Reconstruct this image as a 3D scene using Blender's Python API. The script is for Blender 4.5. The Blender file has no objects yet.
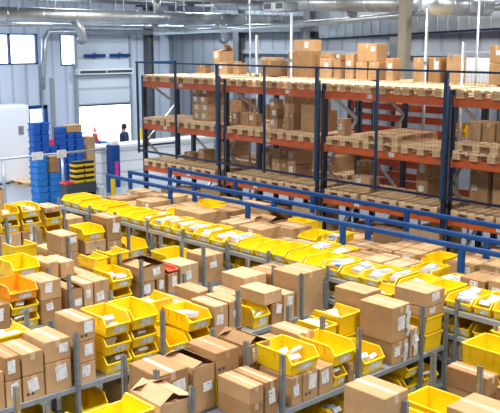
import bpy, bmesh, math, random
from mathutils import Vector, Matrix, Euler
random.seed(11)
R = math.radians
scene = bpy.context.scene
COL = scene.collection

# ------------------------------------------------------------------ materials
def nodes(name):
    m = bpy.data.materials.new(name); m.use_nodes = True
    nt = m.node_tree; b = nt.nodes['Principled BSDF']
    return m, nt, b
def simple(name, col, rough=.5, metal=0, noise=.0, scale=8, bump=0, spec=None):
    m, nt, b = nodes(name)
    b.inputs['Base Color'].default_value = (*col, 1); b.inputs['Roughness'].default_value = rough
    b.inputs['Metallic'].default_value = metal
    if spec is not None: b.inputs['Specular IOR Level'].default_value = spec
    if noise or bump:
        tc = nt.nodes.new('ShaderNodeTexCoord'); n = nt.nodes.new('ShaderNodeTexNoise')
        n.inputs['Scale'].default_value = scale; n.inputs['Detail'].default_value = 5
        nt.links.new(tc.outputs['Object'], n.inputs['Vector'])
        if noise:
            r = nt.nodes.new('ShaderNodeValToRGB')
            r.color_ramp.elements[0].position = .3; r.color_ramp.elements[1].position = .7
            r.color_ramp.elements[0].color = (*[c*(1-noise) for c in col], 1)
            r.color_ramp.elements[1].color = (*[min(1, c*(1+noise)) for c in col], 1)
            nt.links.new(n.outputs['Fac'], r.inputs['Fac']); nt.links.new(r.outputs['Color'], b.inputs['Base Color'])
        if bump:
            bp = nt.nodes.new('ShaderNodeBump'); bp.inputs['Strength'].default_value = bump
            bp.inputs['Distance'].default_value = .01
            nt.links.new(n.outputs['Fac'], bp.inputs['Height']); nt.links.new(bp.outputs['Normal'], b.inputs['Normal'])
    return m
M = {}
CARD = [simple('cardboard_%d' % i, c, .85, 0, .10, 6, .15, .2) for i, c in enumerate([
    (.44, .270, .130), (.49, .305, .155), (.35, .205, .095), (.55, .36, .20), (.45, .28, .140)])]
M['card_in'] = simple('cardboard_inside', (.38, .22, .12), .9, 0, .1, 6)
M['tape'] = simple('packing_tape', (.40, .24, .12), .35)
M['tape_light'] = simple('clear_tape', (.60, .42, .27), .3)
M['yellow'] = simple('yellow_plastic', (.90, .60, .006), .38, 0, .04, 3)
M['orange_plastic'] = simple('orange_plastic', (.95, .36, .01), .4, 0, .04, 3)
M['red_plastic'] = simple('red_plastic', (.80, .10, .05), .4)
M['blue_tote'] = simple('blue_plastic', (.015, .13, .55), .4, 0, .1, 3)
M['blue_light'] = simple('light_blue_plastic', (.03, .24, .68), .4, 0, .1, 3)
M['blue'] = simple('blue_paint', (.004, .055, .22), .5, 0, .12, 5, 0, .3)
M['guard'] = simple('guard_paint', (.013, .055, .12), .4, 0, .12, 5)
M['navy'] = simple('navy_paint', (.008, .020, .06), .4, 0, .1, 5)
M['orange'] = simple('orange_paint', (.62, .115, .022), .45, 0, .12, 5)
M['galv'] = simple('galvanised_steel', (.25, .275, .29), .45, .35, .18, 12)
M['galv_light'] = simple('bright_galvanised_steel', (.48, .52, .56), .35, .6, .12, 10)
M['duct'] = simple('sheet_metal_duct', (.50, .55, .58), .38, .75, .14, 4, .1)
M['wood'] = simple('pale_pallet_wood', (.78, .57, .35), .8, 0, .16, 9, .2)
M['wood_dark'] = simple('pallet_block_wood', (.62, .42, .22), .85, 0, .2, 9, .2)
M['white'] = simple('white_paint', (.80, .82, .84), .5)
M['white_paper'] = simple('white_paper', (.62, .64, .67), .7, 0, .05, 20)
M['white_poly'] = simple('white_mailer_plastic', (.55, .58, .63), .35, 0, .08, 10, .3)
M['grey_poly'] = simple('grey_mailer_plastic', (.45, .49, .56), .35, 0, .08, 10, .3)
M['black'] = simple('black_rubber', (.02, .02, .022), .6)
M['dark'] = simple('dark_steel', (.05, .06, .075), .5)
M['concrete'] = simple('olive_concrete', (.33, .31, .25), .9, 0, .08, 3, .1)
M['pink'] = simple('magenta_print', (.75, .02, .25), .5)
M['red'] = simple('red_paint', (.65, .03, .05), .5)
M['skin'] = simple('skin', (.55, .33, .24), .6)
M['cloth'] = simple('navy_cloth', (.02, .035, .09), .9)
M['hair'] = simple('dark_hair', (.03, .02, .015), .8)
M['wire'] = simple('mesh_wire', (.10, .13, .17), .5)
M['roof_steel'] = simple('dark_roof_steel', (.12, .13, .14), .6, .2, .15, 5)

def label_mat(name, rows, density, ink=.25):
    """white sticker carrying rows of illegible small print"""
    m, nt, b = nodes(name); N = nt.nodes.new; K = nt.links.new
    tc = N('ShaderNodeTexCoord')
    w = N('ShaderNodeTexWave'); w.wave_type = 'BANDS'; w.bands_direction = 'Z'; w.inputs['Scale'].default_value = rows; w.inputs['Distortion'].default_value = 0
    K(tc.outputs['Object'], w.inputs['Vector'])
    mp = N('ShaderNodeMapping'); mp.inputs['Scale'].default_value = (40, 40, 12)
    n = N('ShaderNodeTexNoise'); n.inputs['Scale'].default_value = 1; n.inputs['Detail'].default_value = 2
    K(tc.outputs['Object'], mp.inputs['Vector']); K(mp.outputs['Vector'], n.inputs['Vector'])
    r1 = N('ShaderNodeValToRGB'); r1.color_ramp.elements[0].position = .55; r1.color_ramp.elements[1].position = .7
    r2 = N('ShaderNodeValToRGB'); r2.color_ramp.elements[0].position = density-.03; r2.color_ramp.elements[1].position = density+.03
    K(w.outputs['Fac'], r1.inputs['Fac']); K(n.outputs['Fac'], r2.inputs['Fac'])
    mu = N('ShaderNodeMath'); mu.operation = 'MULTIPLY'; K(r1.outputs['Color'], mu.inputs[0]); K(r2.outputs['Color'], mu.inputs[1])
    mx = N('ShaderNodeMix'); mx.data_type = 'RGBA'; mx.inputs[6].default_value = (.76, .78, .80, 1); mx.inputs[7].default_value = (ink, ink, ink*1.1, 1)
    K(mu.outputs[0], mx.inputs[0]); K(mx.outputs[2], b.inputs['Base Color']); b.inputs['Roughness'].default_value = .6
    return m
M['label'] = label_mat('shipping_label', 16, .50, .34)
M['label_bar'] = label_mat('address_label', 9, .54, .3)
M['packet_print'] = label_mat('printed_packet', 9, .52, .3)

def panel_mat(name, col, axis, pitch, depth=.5):
    m, nt, b = nodes(name)
    b.inputs['Base Color'].default_value = (*col, 1); b.inputs['Roughness'].default_value = .5
    tc = nt.nodes.new('ShaderNodeTexCoord'); w = nt.nodes.new('ShaderNodeTexWave')
    w.wave_type = 'BANDS'; w.bands_direction = axis; w.inputs['Scale'].default_value = 0.314/pitch
    w.inputs['Distortion'].default_value = 0
    r = nt.nodes.new('ShaderNodeValToRGB'); r.color_ramp.elements[0].position = .02; r.color_ramp.elements[1].position = .16
    nt.links.new(tc.outputs['Object'], w.inputs['Vector']); nt.links.new(w.outputs['Fac'], r.inputs['Fac'])
    bp = nt.nodes.new('ShaderNodeBump'); bp.inputs['Strength'].default_value = depth; bp.inputs['Distance'].default_value = .03
    nt.links.new(r.outputs['Color'], bp.inputs['Height']); nt.links.new(bp.outputs['Normal'], b.inputs['Normal'])
    mx = nt.nodes.new('ShaderNodeMix'); mx.data_type = 'RGBA'
    mx.inputs[6].default_value = (*[c*.75 for c in col], 1); mx.inputs[7].default_value = (*col, 1)
    nt.links.new(r.outputs['Color'], mx.inputs[0]); nt.links.new(mx.outputs[2], b.inputs['Base Color'])
    return m
M['wall_left'] = panel_mat('ribbed_wall_panel', (.58, .66, .78), 'Y', .5, .25)
M['wall_back'] = panel_mat('ribbed_back_panel', (.25, .28, .32), 'X', .6, .25)
M['ceiling'] = panel_mat('ceiling_deck', (.22, .24, .25), 'Y', .3)
M['slots'] = panel_mat('slotted_strip', (.10, .12, .15), 'Z', .1)
M['door_panel'] = panel_mat('sectional_door_panel', (.60, .67, .75), 'Z', .55)
M['booth_panel'] = panel_mat('white_booth_panel', (.78, .81, .84), 'Z', .33, .3)

def floor_mat():
    m, nt, b = nodes('epoxy_floor')
    tc = nt.nodes.new('ShaderNodeTexCoord'); n = nt.nodes.new('ShaderNodeTexNoise'); n.inputs['Scale'].default_value = .8
    n.inputs['Detail'].default_value = 6
    r = nt.nodes.new('ShaderNodeValToRGB')
    r.color_ramp.elements[0].color = (.24, .28, .33, 1); r.color_ramp.elements[1].color = (.34, .38, .44, 1)
    nt.links.new(tc.outputs['Object'], n.inputs['Vector']); nt.links.new(n.outputs['Fac'], r.inputs['Fac'])
    nt.links.new(r.outputs['Color'], b.inputs['Base Color']); b.inputs['Roughness'].default_value = .3
    return m
M['floor'] = floor_mat()
def glass_mat():
    m = bpy.data.materials.new('window_glass'); m.use_nodes = True; nt = m.node_tree; nt.nodes.clear()
    o = nt.nodes.new('ShaderNodeOutputMaterial'); t = nt.nodes.new('ShaderNodeBsdfTransparent')
    g = nt.nodes.new('ShaderNodeBsdfGlossy'); g.inputs['Roughness'].default_value = .02
    f = nt.nodes.new('ShaderNodeFresnel'); f.inputs['IOR'].default_value = 1.45
    x = nt.nodes.new('ShaderNodeMixShader'); t.inputs['Color'].default_value = (.95, .98, 1, 1)
    nt.links.new(f.outputs[0], x.inputs[0]); nt.links.new(t.outputs[0], x.inputs[1]); nt.links.new(g.outputs[0], x.inputs[2])
    nt.links.new(x.outputs[0], o.inputs[0]); return m
M['glass'] = glass_mat()
def stripes():
    m, nt, b = nodes('yellow_black_tray')
    b.inputs['Base Color'].default_value = (.9, .62, .01, 1); return m

# ------------------------------------------------------------------ mesh builder
class MB:
    def __init__(s): s.v = []; s.f = []; s.mi = []
    def add(s, vs, fs, mi=0):
        o = len(s.v); s.v += [tuple(v) for v in vs]; s.f += [tuple(i+o for i in f) for f in fs]; s.mi += [mi]*len(fs); return s
    def box(s, x0, y0, z0, x1, y1, z1, mi=0, mat=None):
        vs = [Vector((x, y, z)) for z in (z0, z1) for y in (y0, y1) for x in (x0, x1)]
        if mat is not None: vs = [mat @ v for v in vs]
        return s.add(vs, [(0, 2, 3, 1), (4, 5, 7, 6), (0, 1, 5, 4), (2, 6, 7, 3), (0, 4, 6, 2), (1, 3, 7, 5)], mi)
    def prism(s, prof, axis, a, b, mi=0):
        """profile of (u,v) swept along axis: 'y' -> (u=x, v=z); 'x' -> (u=y, v=z); 'z' -> (u=x, v=y)"""
        def P(u, v, t): return {'y': (u, t, v), 'x': (t, u, v), 'z': (u, v, t)}[axis]
        n = len(prof)
        vs = [P(u, v, a) for u, v in prof]+[P(u, v, b) for u, v in prof]
        fs = [tuple(range(n)), tuple(range(2*n-1, n-1, -1))]+[(i, i+n, (i+1) % n+n, (i+1) % n) for i in range(n)]
        return s.add(vs, fs, mi)
    def tube(s, pts, r, n=10, mi=0, cap=True):
        pts = [Vector(p) for p in pts]; rings = []; rr = r if isinstance(r, (list, tuple)) else [r]*len(pts)
        for i, p in enumerate(pts):
            d = (pts[min(i+1, len(pts)-1)]-pts[max(i-1, 0)]).normalized()
            a = Vector((0, 0, 1)) if abs(d.z) < .9 else Vector((1, 0, 0))
            u = d.cross(a).normalized(); w = d.cross(u)
            rings.append([p+(u*math.cos(2*math.pi*k/n)+w*math.sin(2*math.pi*k/n))*rr[i] for k in range(n)])
        vs = [v for g in rings for v in g]; fs = []
        for i in range(len(pts)-1):
            for k in range(n): fs.append((i*n+k, i*n+(k+1) % n, (i+1)*n+(k+1) % n, (i+1)*n+k))
        if cap: fs += [tuple(range(n-1, -1, -1)), tuple((len(pts)-1)*n+k for k in range(n))]
        return s.add(vs, fs, mi)
    def bar(s, a, b, w, h):
        a = Vector(a); b = Vector(b); d = (b-a); L = d.length
        q = d.to_track_quat('X', 'Z').to_matrix().to_4x4(); q.translation = a
        return s.box(0, -w/2, -h/2, L, w/2, h/2, 0, q)
    def mesh(s, name, mats, bevel=0, smooth=False, segs=1):
        me = bpy.data.meshes.new(name); me.from_pydata(s.v, [], s.f); me.update()
        bm = bmesh.new(); bm.from_mesh(me)
        bmesh.ops.recalc_face_normals(bm, faces=bm.faces)
        bm.to_mesh(me); bm.free()
        for m in (mats if isinstance(mats, (list, tuple)) else [mats]): me.materials.append(m)
        for p, i in zip(me.polygons, s.mi): p.material_index = i
        if bevel:
            bm = bmesh.new(); bm.from_mesh(me)
            bmesh.ops.bevel(bm, geom=list(bm.edges), offset=bevel, segments=segs, affect='EDGES', profile=.6)
            bm.to_mesh(me); bm.free()
        if smooth:
            for p in me.polygons: p.use_smooth = True
        return me
def link(name, me, parent=None, loc=(0, 0, 0), rot=(0, 0, 0)):
    o = bpy.data.objects.new(name, me); COL.objects.link(o); o.location = loc; o.rotation_euler = rot
    if parent: o.parent = parent
    return o
LABELS = {}
def tag(o, label, cat, group=None):
    n = len(label.split()); assert 4 <= n <= 16, (n, label)
    if label in LABELS and LABELS[label] != (group, True): print('DUP LABEL', label)
    LABELS[label] = (group, True) if group and 'packet' in cat else (group, False)
    o['label'] = label; o['category'] = cat
    if group: o['group'] = group
    return o
def thing(name, label, cat, loc=(0, 0, 0), rz=0, group=None):
    return tag(link(name, None, None, loc, (0, 0, rz)), label, cat, group)
def struct(name, mb, mat, parent=None, **k):
    o = link(name, mb.mesh(name, mat, **k), parent)
    if parent is None: o['kind'] = 'structure'
    return o
def copy_tree(src, loc, rz=None, label=None, group=None):
    r = src.copy(); COL.objects.link(r); r.location = loc
    if rz is not None: r.rotation_euler = (0, 0, rz)
    for ch in list(src.children):
        c = ch.copy(); COL.objects.link(c); c.parent = r
        for g in list(ch.children):
            d = g.copy(); COL.objects.link(d); d.parent = c
    if label: tag(r, label, src['category'], group or src.get('group'))
    return r
ORD = ['zeroth', 'first', 'second', 'third', 'fourth', 'fifth', 'sixth', 'seventh', 'eighth', 'ninth', 'tenth', 'eleventh', 'twelfth', 'thirteenth',
       'fourteenth', 'fifteenth', 'sixteenth', 'seventeenth', 'eighteenth', 'nineteenth', 'twentieth']
def ordw(n): return ORD[n] if n <= 20 else {2: 'twenty-', 3: 'thirty-', 4: 'forty-'}[n//10]+ORD[n % 10] if n % 10 else {3: 'thirtieth', 4: 'fortieth'}[n//10]

# ------------------------------------------------------------------ prototypes
BIN_CACHE = {}
def bin_meshes(L, w, h, matkey):
    """open-fronted picking bin; front scoop towards +x, centred in y, base at z=0, x from 0 to L"""
    k = (round(L, 2), round(w, 2), round(h, 2), matkey)
    if k in BIN_CACHE: return BIN_CACHE[k]
    t = .006; b = MB(); fh = h*.58; tp = .014
    prof = [(.012, 0), (L-.03, 0), (L, fh), (L-.065, h-.012), (0, h-.012)]
    for s in (-1, 1):
        y0, y1 = s*(w/2-t), s*w/2
        n = len(prof)
        lo = [(u, (s*(w/2-.012-(0 if v > .01 else 0))) if v < .01 else s*w/2, v) for u, v in prof]
        li = [(x, y-s*t, z) for x, y, z in lo]
        b.add(lo+li, [tuple(range(n)), tuple(range(2*n-1, n-1, -1))]+[(i, i+n, (i+1) % n+n, (i+1) % n) for i in range(n)])
    b.box(.012, -w/2+.012, 0, L-.03, w/2-.012, t)
    b.prism([(.012, 0), (.012+t, 0), (t, h-.012), (0, h-.012)], 'y', -w/2+.002, w/2-.002)
    b.prism([(L-.03-t, 0), (L-.03, 0), (L, fh), (L-t, fh)], 'y', -w/2+.002, w/2-.002)
    # ribs moulded under the side rims
    for s in (-1, 1):
        for x in (.08, L*.5, L-.15): b.box(x, s*(w/2+.004)-.004, h*.5, x+.008, s*(w/2+.004)+.004, h-.014)
    body = b.mesh('bin_body', M[matkey])
    r = MB(); e = .016; z0, z1 = h-.018, h
    for s in (-1, 1):
        r.box(-e*.5, s*w/2-e*.6, z0, L-.065, s*w/2+e*.6, z1)
        r.bar((L-.067, s*w/2, h-.008), (L-.002, s*w/2, fh), .014, .012)
    r.box(-e, -w/2-e*.6, z0, e*.4, w/2+e*.6, z1)
    r.box(L-.008, -w/2-.006, fh-.012, L+.014, w/2+.006, fh+.004)
    rim = r.mesh('bin_rim', M[matkey])
    c = MB(); c.prism([(L-.004, fh*.9), (L+.001, fh*.9), (L-.018, fh*.22), (L-.023, fh*.22)], 'y', -w*.24+.02, w*.24+.02)
    card = c.mesh('bin_label_card', M['label'])
    BIN_CACHE[k] = (body, rim, card); return BIN_CACHE[k]
def make_bin(loc, rz, L, w, h, label, cat='storage bin', matkey='yellow', group=None):
    t = thing('storage_bin', label, cat, loc, rz, group)
    a, b, c = bin_meshes(L, w, h, matkey)
    link('bin_body', a, t); link('rim', b, t); link('label_card', c, t)
    return t
PACK = []
for i in range(8):
    lx, ly, lz = random.choice([(.22, .15, .035), (.18, .13, .05), (.25, .17, .02), (.14, .11, .06)])
    b = MB().box(-lx/2, -ly/2, 0, lx/2, ly/2, lz)
    me = b.mesh('packet', [M['white_poly'], M['packet_print']] if i < 5 else [M['white_paper'], M['packet_print']], .007 if lz > .03 else .004, False, 2)
    for p in me.polygons:
        if p.normal.z > .9 and p.area > .008 and i % 3 != 1: p.material_index = 1
    PACK.append(me)
GPACK = []
for mk in ('grey_poly', 'blue_light', 'grey_poly'):
    GPACK.append(MB().box(-.08, -.05, 0, .08, .05, .03).mesh('packet_'+mk, [M[mk]], .006, False, 2))
def packets(loc, rz, L, w, h, where, n, heap=False):
    """packets piled inside a bin; loc/rz as the bin; all share one label and group"""
    mt = Matrix.Translation(loc) @ Matrix.Rotation(rz, 4, 'Z')
    lab = 'white paper packet inside '+where; grp = 'packets in '+where
    for i in range(n):
        me = random.choice(PACK) if random.random() < .88 else random.choice(GPACK)
        nm = 'packet'
        row = i/(max(n-1, 1))
        x = .16+row*(L-.28)+random.uniform(-.01, .01)
        if heap: z = h*.45+random.uniform(0, .055); tilt = random.uniform(-.18, .18); x = .1+random.random()*(L-.22)
        else: z = .03+random.uniform(0, .02); tilt = -random.uniform(.45, 1.0)
        y = random.uniform(-1, 1)*max(0, w/2-.10)
        rot = Euler((random.uniform(-.12, .12), tilt, random.choice([0, math.pi/2])*heap+random.uniform(-.2, .2)))
        if not heap: z = .075
        m = mt @ Matrix.Translation((x, y, z)) @ rot.to_matrix().to_4x4()
        o = link(nm, me); o.matrix_world = m
        o['label'] = lab; o['category'] = 'packet'; o['group'] = grp
def make_carton(loc, dx, dy, dz, label, style='plain', mat=None, rz=0, name='carton', cat='carton', group=None, face='+x', seam='x'):
    """carton with its min corner at the origin of its Empty (base centre is loc)"""
    t = thing(name, label, cat, loc, rz, group); mat = mat or random.choice(CARD)
    x0, x1, y0, y1 = -dx/2, dx/2, -dy/2, dy/2
    if style == 'open':
        b = MB(); th = .006
        b.box(x0, y0, 0, x1, y1, th).box(x0, y0, 0, x0+th, y1, dz).box(x1-th, y0, 0, x1, y1, dz).box(x0, y0, 0, x1, y0+th, dz).box(x0, y1-th, 0, x1, y1, dz)
        link('body', b.mesh('carton_body', mat), t)
        fl = dy*.46
        for s, ang in ((-1, random.uniform(8, 35)), (1, random.uniform(15, 50))):      # long flaps leaning inward or up
            a = R(ang); f = MB(); m = Matrix.Translation((0, s*dy/2, dz)) @ Matrix.Rotation(s*-a*(1 if s else 1), 4, 'X')
            f.box(x0+.003, -fl if s > 0 else 0, 0, x1-.003, 0 if s > 0 else fl, .005, 0, m); link('flap', f.mesh('flap', mat), t)
        for s, ang in ((-1, 70), (1, -35)):
            a = R(ang); f = MB(); m = Matrix.Translation((s*dx/2, 0, dz)) @ Matrix.Rotation(s*a*.5, 4, 'Y')
            L = dx*.3
            f.box(-L if s > 0 else 0, y0+.004, -.006, 0 if s > 0 else L, y1-.004, -.001, 0, m); link('flap', f.mesh('flap', M['card_in']), t)
    else:
        b = MB().box(x0, y0, 0, x1, y1, dz); link('body', b.mesh('carton_body', mat, .006), t)
        tm = random.choice([M['tape'], M['tape_light'], M['tape_light']])
        tw = min(.055, dy*.22)
        if seam == 'x':
            b = MB().box(x0+.004, -tw/2, dz-.001, x1-.004, tw/2, dz+.0015).box(x1-.001, -tw/2, dz-min(.08, dz*.35), x1+.0015, tw/2, dz-.004)
        else:
            b = MB().box(-tw/2, y0+.004, dz-.001, tw/2, y1-.004, dz+.0015).box(-tw/2, y0-.0015, dz-min(.08, dz*.35), tw/2, y0+.001, dz-.004)
        link('tape_strip', b.mesh('tape_strip', tm), t)
    if 'label' in style or style in ('open', 'torn'):
        lw, lh = min(random.uniform(.09, .15), dy*.5), min(random.uniform(.09, .16), dz*.55); ly = random.uniform(y0+.02, y1-lw-.02); lz = random.uniform(dz*.3, dz*.92-lh) if dz > .1 else .02
        b = MB().box(x1+.0015, -lw/2, -lh/2, x1+.003, lw/2, lh/2, 0, Matrix.Translation((0, ly+lw/2, lz+lh/2)) @ Matrix.Rotation(random.uniform(-.14, .14), 4, 'X'))
        if face == '-y':
            lw = min(.11, dx*.5); lx = random.uniform(x0+.02, x1-lw-.02); b = MB().box(lx, y0-.003, lz, lx+lw, y0-.001, lz+lh)
        link('shipping_label', b.mesh('shipping_label', random.choice([M['label'], M['label_bar'], M['label']])), t)
    if style == 'torn':
        for k in range(5):
            a = random.uniform(-.5, .5); m = Matrix.Translation((x1+.006+.004*k, y1-.06+random.uniform(-.02, .03), dz*(.85-.16*k))) @ Matrix.Rotation(a, 4, 'X') @ Matrix.Rotation(random.uniform(-.3, .3), 4, 'Y')
            link('torn_label', MB().box(0, -.03, -.05, .002, .03, .04, 0, m).mesh('torn_label', random.choice([M['white_paper'], M['label']])), t)
    if style == 'printlabel' or random.random() < .12:
        b = MB()
        for k in range(2): b.box(x1+.001, y0+.03+.05*k, dz*.2, x1+.002, y0+.06+.05*k, dz*.2+.03)
        link('printed_mark', b.mesh('printed_mark', M['dark']), t)
    return t

# ------------------------------------------------------------------ camera
cam = bpy.data.cameras.new('camera'); co = bpy.data.objects.new('camera', cam); COL.objects.link(co)
H = 4.4; f = 850.0; pitch = math.atan2(164.5, 850); heading = math.radians(180-42.9)
co.location = (0, 0, H); co.rotation_euler = (math.pi/2-pitch, 0, heading-math.pi/2)
cam.sensor_width = 36; cam.lens = f/500*36; cam.clip_end = 300
scene.camera = co

# ------------------------------------------------------------------ setting
XW, YW, ZC = -26.0, 20.0, 6.6
struct('floor', MB().box(XW-.3, -6.3, -.2, 8.3, YW+.3, 0), M['floor'])
# left wall with openings (windows, glazed door, dock door)
openings = [(11.0, 14.46, 3.67, 4.67), (15.32, 15.92, 3.6, 4.66), (15.95, 18.12, 0, 2.25), (13.95, 14.72, 0, 2.3)]
def wall_with_holes(x0, x1, ya, yb, za, zb, holes):
    b = MB(); ys = sorted({ya, yb}|{v for h in holes for v in h[:2]}); zs = sorted({za, zb}|{v for h in holes for v in h[2:]})
    for i in range(len(ys)-1):
        z_run = None
        for j in range(len(zs)-1):
            cy, cz = (ys[i]+ys[i+1])/2, (zs[j]+zs[j+1])/2
            hole = any(h[0] < cy < h[1] and h[2] < cz < h[3] for h in holes)
            if not hole: b.box(x0, ys[i], zs[j], x1, ys[i+1], zs[j+1])
    return b
struct('wall_left', wall_with_holes(XW-.3, XW, -6, YW, 0, ZC, openings), M['wall_left'])
struct('wall_back', MB().box(XW-.3, YW, 0, 8, YW+.3, ZC), M['wall_back'])
struct('ceiling', MB().box(XW-.3, -6, ZC, 8, YW+.3, ZC+.2), M['ceiling'])
struct('wall_right', MB().box(8, -6, 0, 8.3, YW+.3, ZC), M['wall_left'])
struct('wall_front', MB().box(XW-.3, -6.3, 0, 8.3, -6, ZC), M['wall_back'])
struct('trim_12', MB().box(XW+.02, -5.9, 4.95, XW+.12, YW-.2, 5.05), M['galv_light'])
struct('trim_13', MB().box(XW+.3, YW-.3, 4.72, 7.9, YW-.05, 4.84), M['roof_steel'])
def window(n, y0, y1, z0, z1, mull):
    fr = MB(); x0, x1 = XW-.1, XW+.02; w = .045
    fr.box(x0, y0, z0, x1, y0+w, z1).box(x0, y1-w, z0, x1, y1, z1).box(x0, y0, z0, x1, y1, z0+w).box(x0, y0, z1-w, x1, y1, z1)
    for m in mull: fr.box(x0, m-.03, z0, x1, m+.03, z1)
    o = struct('window_%d' % n, fr, M['blue'])
    link('pane', MB().box(XW-.12, y0+w, z0+w, XW-.11, y1-w, z1-w).mesh('pane', M['glass']), o)
window(1, 11.0, 14.46, 3.67, 4.67, [13.45, 12.2]); window(2, 15.32, 15.92, 3.6, 4.66, [])
# glazed personnel door
d = struct('door_1', MB().box(XW-.15, 13.95, 0, XW+.04, 14.05, 2.3).box(XW-.15, 14.60, 0, XW+.04, 14.72, 2.3).box(XW-.15, 13.95, 2.18, XW+.04, 14.72, 2.3).box(XW-.12, 14.05, 0, XW-.02, 14.6, .3).box(XW-.12, 14.05, 1.0, XW-.02, 14.6, 1.1), M['blue'])
link('pane', MB().box(XW-.08, 14.05, .3, XW-.07, 14.6, 2.18).mesh('pane', M['glass']), d)
# raised sectional dock door
d = struct('door_2', MB().box(XW+.03, 15.9, 2.22, XW+.09, 18.15, 4.62), M['door_panel'])
for y in (15.86, 18.12): link('door_track', MB().box(XW, y-.05, 0, XW+.12, y+.05, 4.7).mesh('door_track', M['galv_light']), d)
link('bottom_seal', MB().box(XW+.02, 15.9, 2.17, XW+.10, 18.15, 2.23).mesh('bottom_seal', M['dark']), d)
struct('trim_1', MB().box(XW, 14.86, 0, XW+.08, 14.98, 3.2).box(XW, 14.5, 0, XW+.06, 14.54, 3.6), M['galv_light'])
for y in (16.6, 17.65):
    t = thing('spring_bar', 'short dark blue bar on the raised dock door, '+('left one' if y < 17 else 'right one'), 'door spring', (XW+.16, y, 3.93), group='blue bars on the dock door')
    link('bar', MB().box(-.05, -.42, -.055, .05, .42, .055).mesh('bar', M['blue'], .01), t)
    link('bracket', MB().box(-.07, -.03, -.10, .05, .03, .10).mesh('bracket', M['galv']), t)
t = thing('air_curtain', 'long white air curtain box above the bright dock doorway', 'heater', (XW+.22, 16.95, 3.28))
link('casing', MB().box(-.12, -1.15, 0, .12, 1.15, .20).mesh('casing', M['white'], .015), t)
link('grille', MB().box(.121, -1.08, .05, .128, -.02, .14).box(.121, .02, .05, .128, 1.08, .14).mesh('grille', M['dark']), t)
# steel wall columns of the hall
for i, (x, y) in enumerate([(XW+.2, 18.9), (-21.9, YW-.2), (-18.6, YW-.2), (-15.2, YW-.2), (-11.5, YW-.2), (-8, YW-.2)]):
    b = MB().box(x-.14, y-.12, 0, x+.14, y-.10, ZC).box(x-.14, y+.10, 0, x+.14, y+.12, ZC).box(x-.012, y-.1, 0, x+.012, y+.1, ZC)
    struct('trim_%d' % (2+i), b, M['roof_steel'])
b = MB().box(-21.8, YW-.12, 4.02, -9.5, YW-.02, 4.14)
struct('trim_8', b, M['galv_light']); struct('trim_9', MB().box(-13, YW-.1, 3.3, 0, YW-.02, 4.15), M['white'])
# outside
struct('trim_10', MB().box(-60, -15, -.22, XW-.3, 45, -.02), M['white'])

# concrete column in the hall
t = MB().box(-11.96, 15.6, 0, -11.72, 15.84, ZC)
struct('trim_11', t, M['concrete'], bevel=.03)

# ------------------------------------------------------------------ roof steel, ducts, lamps
for i, x in enumerate((-23.5, -18.5, -13.5, -8.5)):
    tr = thing('roof_truss', '%s grey steel roof truss from the left wall' % ordw(i+1), 'roof truss', (x, 0, 0), group='roof trusses')
    link('bottom_chord', MB().box(-.08, 0, 5.62, .08, YW, 5.74).mesh('bottom_chord', M['roof_steel']), tr)
    link('top_chord', MB().box(-.08, 0, 6.42, .08, YW, 6.56).mesh('top_chord', M['roof_steel']), tr)
    b = MB(); n = 14
    for k in range(n):
        y = .5+k*1.4; b.bar((0, y, 5.7), (0, y+.7, 6.48), .05, .05); b.bar((0, y+.7, 6.48), (0, y+1.4 if y+1.4 < YW else YW-.05, 5.7), .05, .05)
    link('web', b.mesh('web', M['roof_steel']), tr)
def duct(name, label, cat, pts, r, ring, mat='duct'):
    t = thing(name, label, cat, pts[0]); P = [Vector(p)-Vector(pts[0]) for p in pts]
    link('duct_tube', MB().tube(P, r, 20).mesh('duct_tube', M[mat], 0, True), t)
    for i in range(len(P)-1):
        L = (P[i+1]-P[i]).length; k = ring
        while k < L-.05:
            c = P[i].lerp(P[i+1], k/L); dd = (P[i+1]-P[i]).normalized()
            link('joint_band', MB().tube([c-dd*.02, c+dd*.02], r*1.05, 20).mesh('joint_band', M['galv_light'], 0, False), t); k += ring
    for y in range(6, 20) if r == .165 else ():
        link('hanger', MB().box(-.19, y-5.0, .1, -.17, y-4.98, 1.45).box(.17, y-5.0, .1, .19, y-4.98, 1.45).mesh('hanger', M['galv_light']), t)
    return t
duct('air_duct', 'thick round silver duct running under the roof towards the right', 'duct', [(-19, 5.0, 5.05), (-19, 19.9, 5.05)], .165, .95)
duct('air_duct', 'silver duct at the top edge crossing above the tallest pile', 'duct', [(-18.5, 16, 5.47), (-11.8, 16, 5.24)], .19, .9)
duct('air_duct', 'round silver duct end hanging right of the concrete column', 'duct', [(-9.6, 13.5, 5.10), (-9.6, 15.4, 5.10)], .2, .5)
duct('air_duct', 'thin pale duct bending down the left wall beside the window', 'duct', [(XW+.5, 19.4, 4.74), (XW+.5, 15, 4.74), (XW+.5, 14.62, 4.7), (XW+.5, 14.45, 4.5), (XW+.48, 14.32, 2.85)], .09, 1.2, 'galv_light')
duct('air_duct', 'narrow silver pipe rising along the back hall towards the right', 'duct', [(-21.5, 16, 4.68), (-17.6, 16, 4.74), (-14, 16, 4.9), (-11.7, 16, 5.02), (-7.5, 16, 5.2)], .07, 1.6)
duct('air_duct', 'bright narrow pipe just under the thick round duct at left', 'duct', [(-20, 4.0, 4.83), (-20, 15.9, 4.83)], .05, 1.5, 'galv_light')
duct('air_duct', 'second narrow pipe just behind the rising silver pipe', 'duct', [(-22, 17, 4.86), (-16, 17, 4.86), (-11.8, 17, 5.12), (-8.5, 17, 5.28)], .045, 2.2, 'galv_light')
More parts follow.
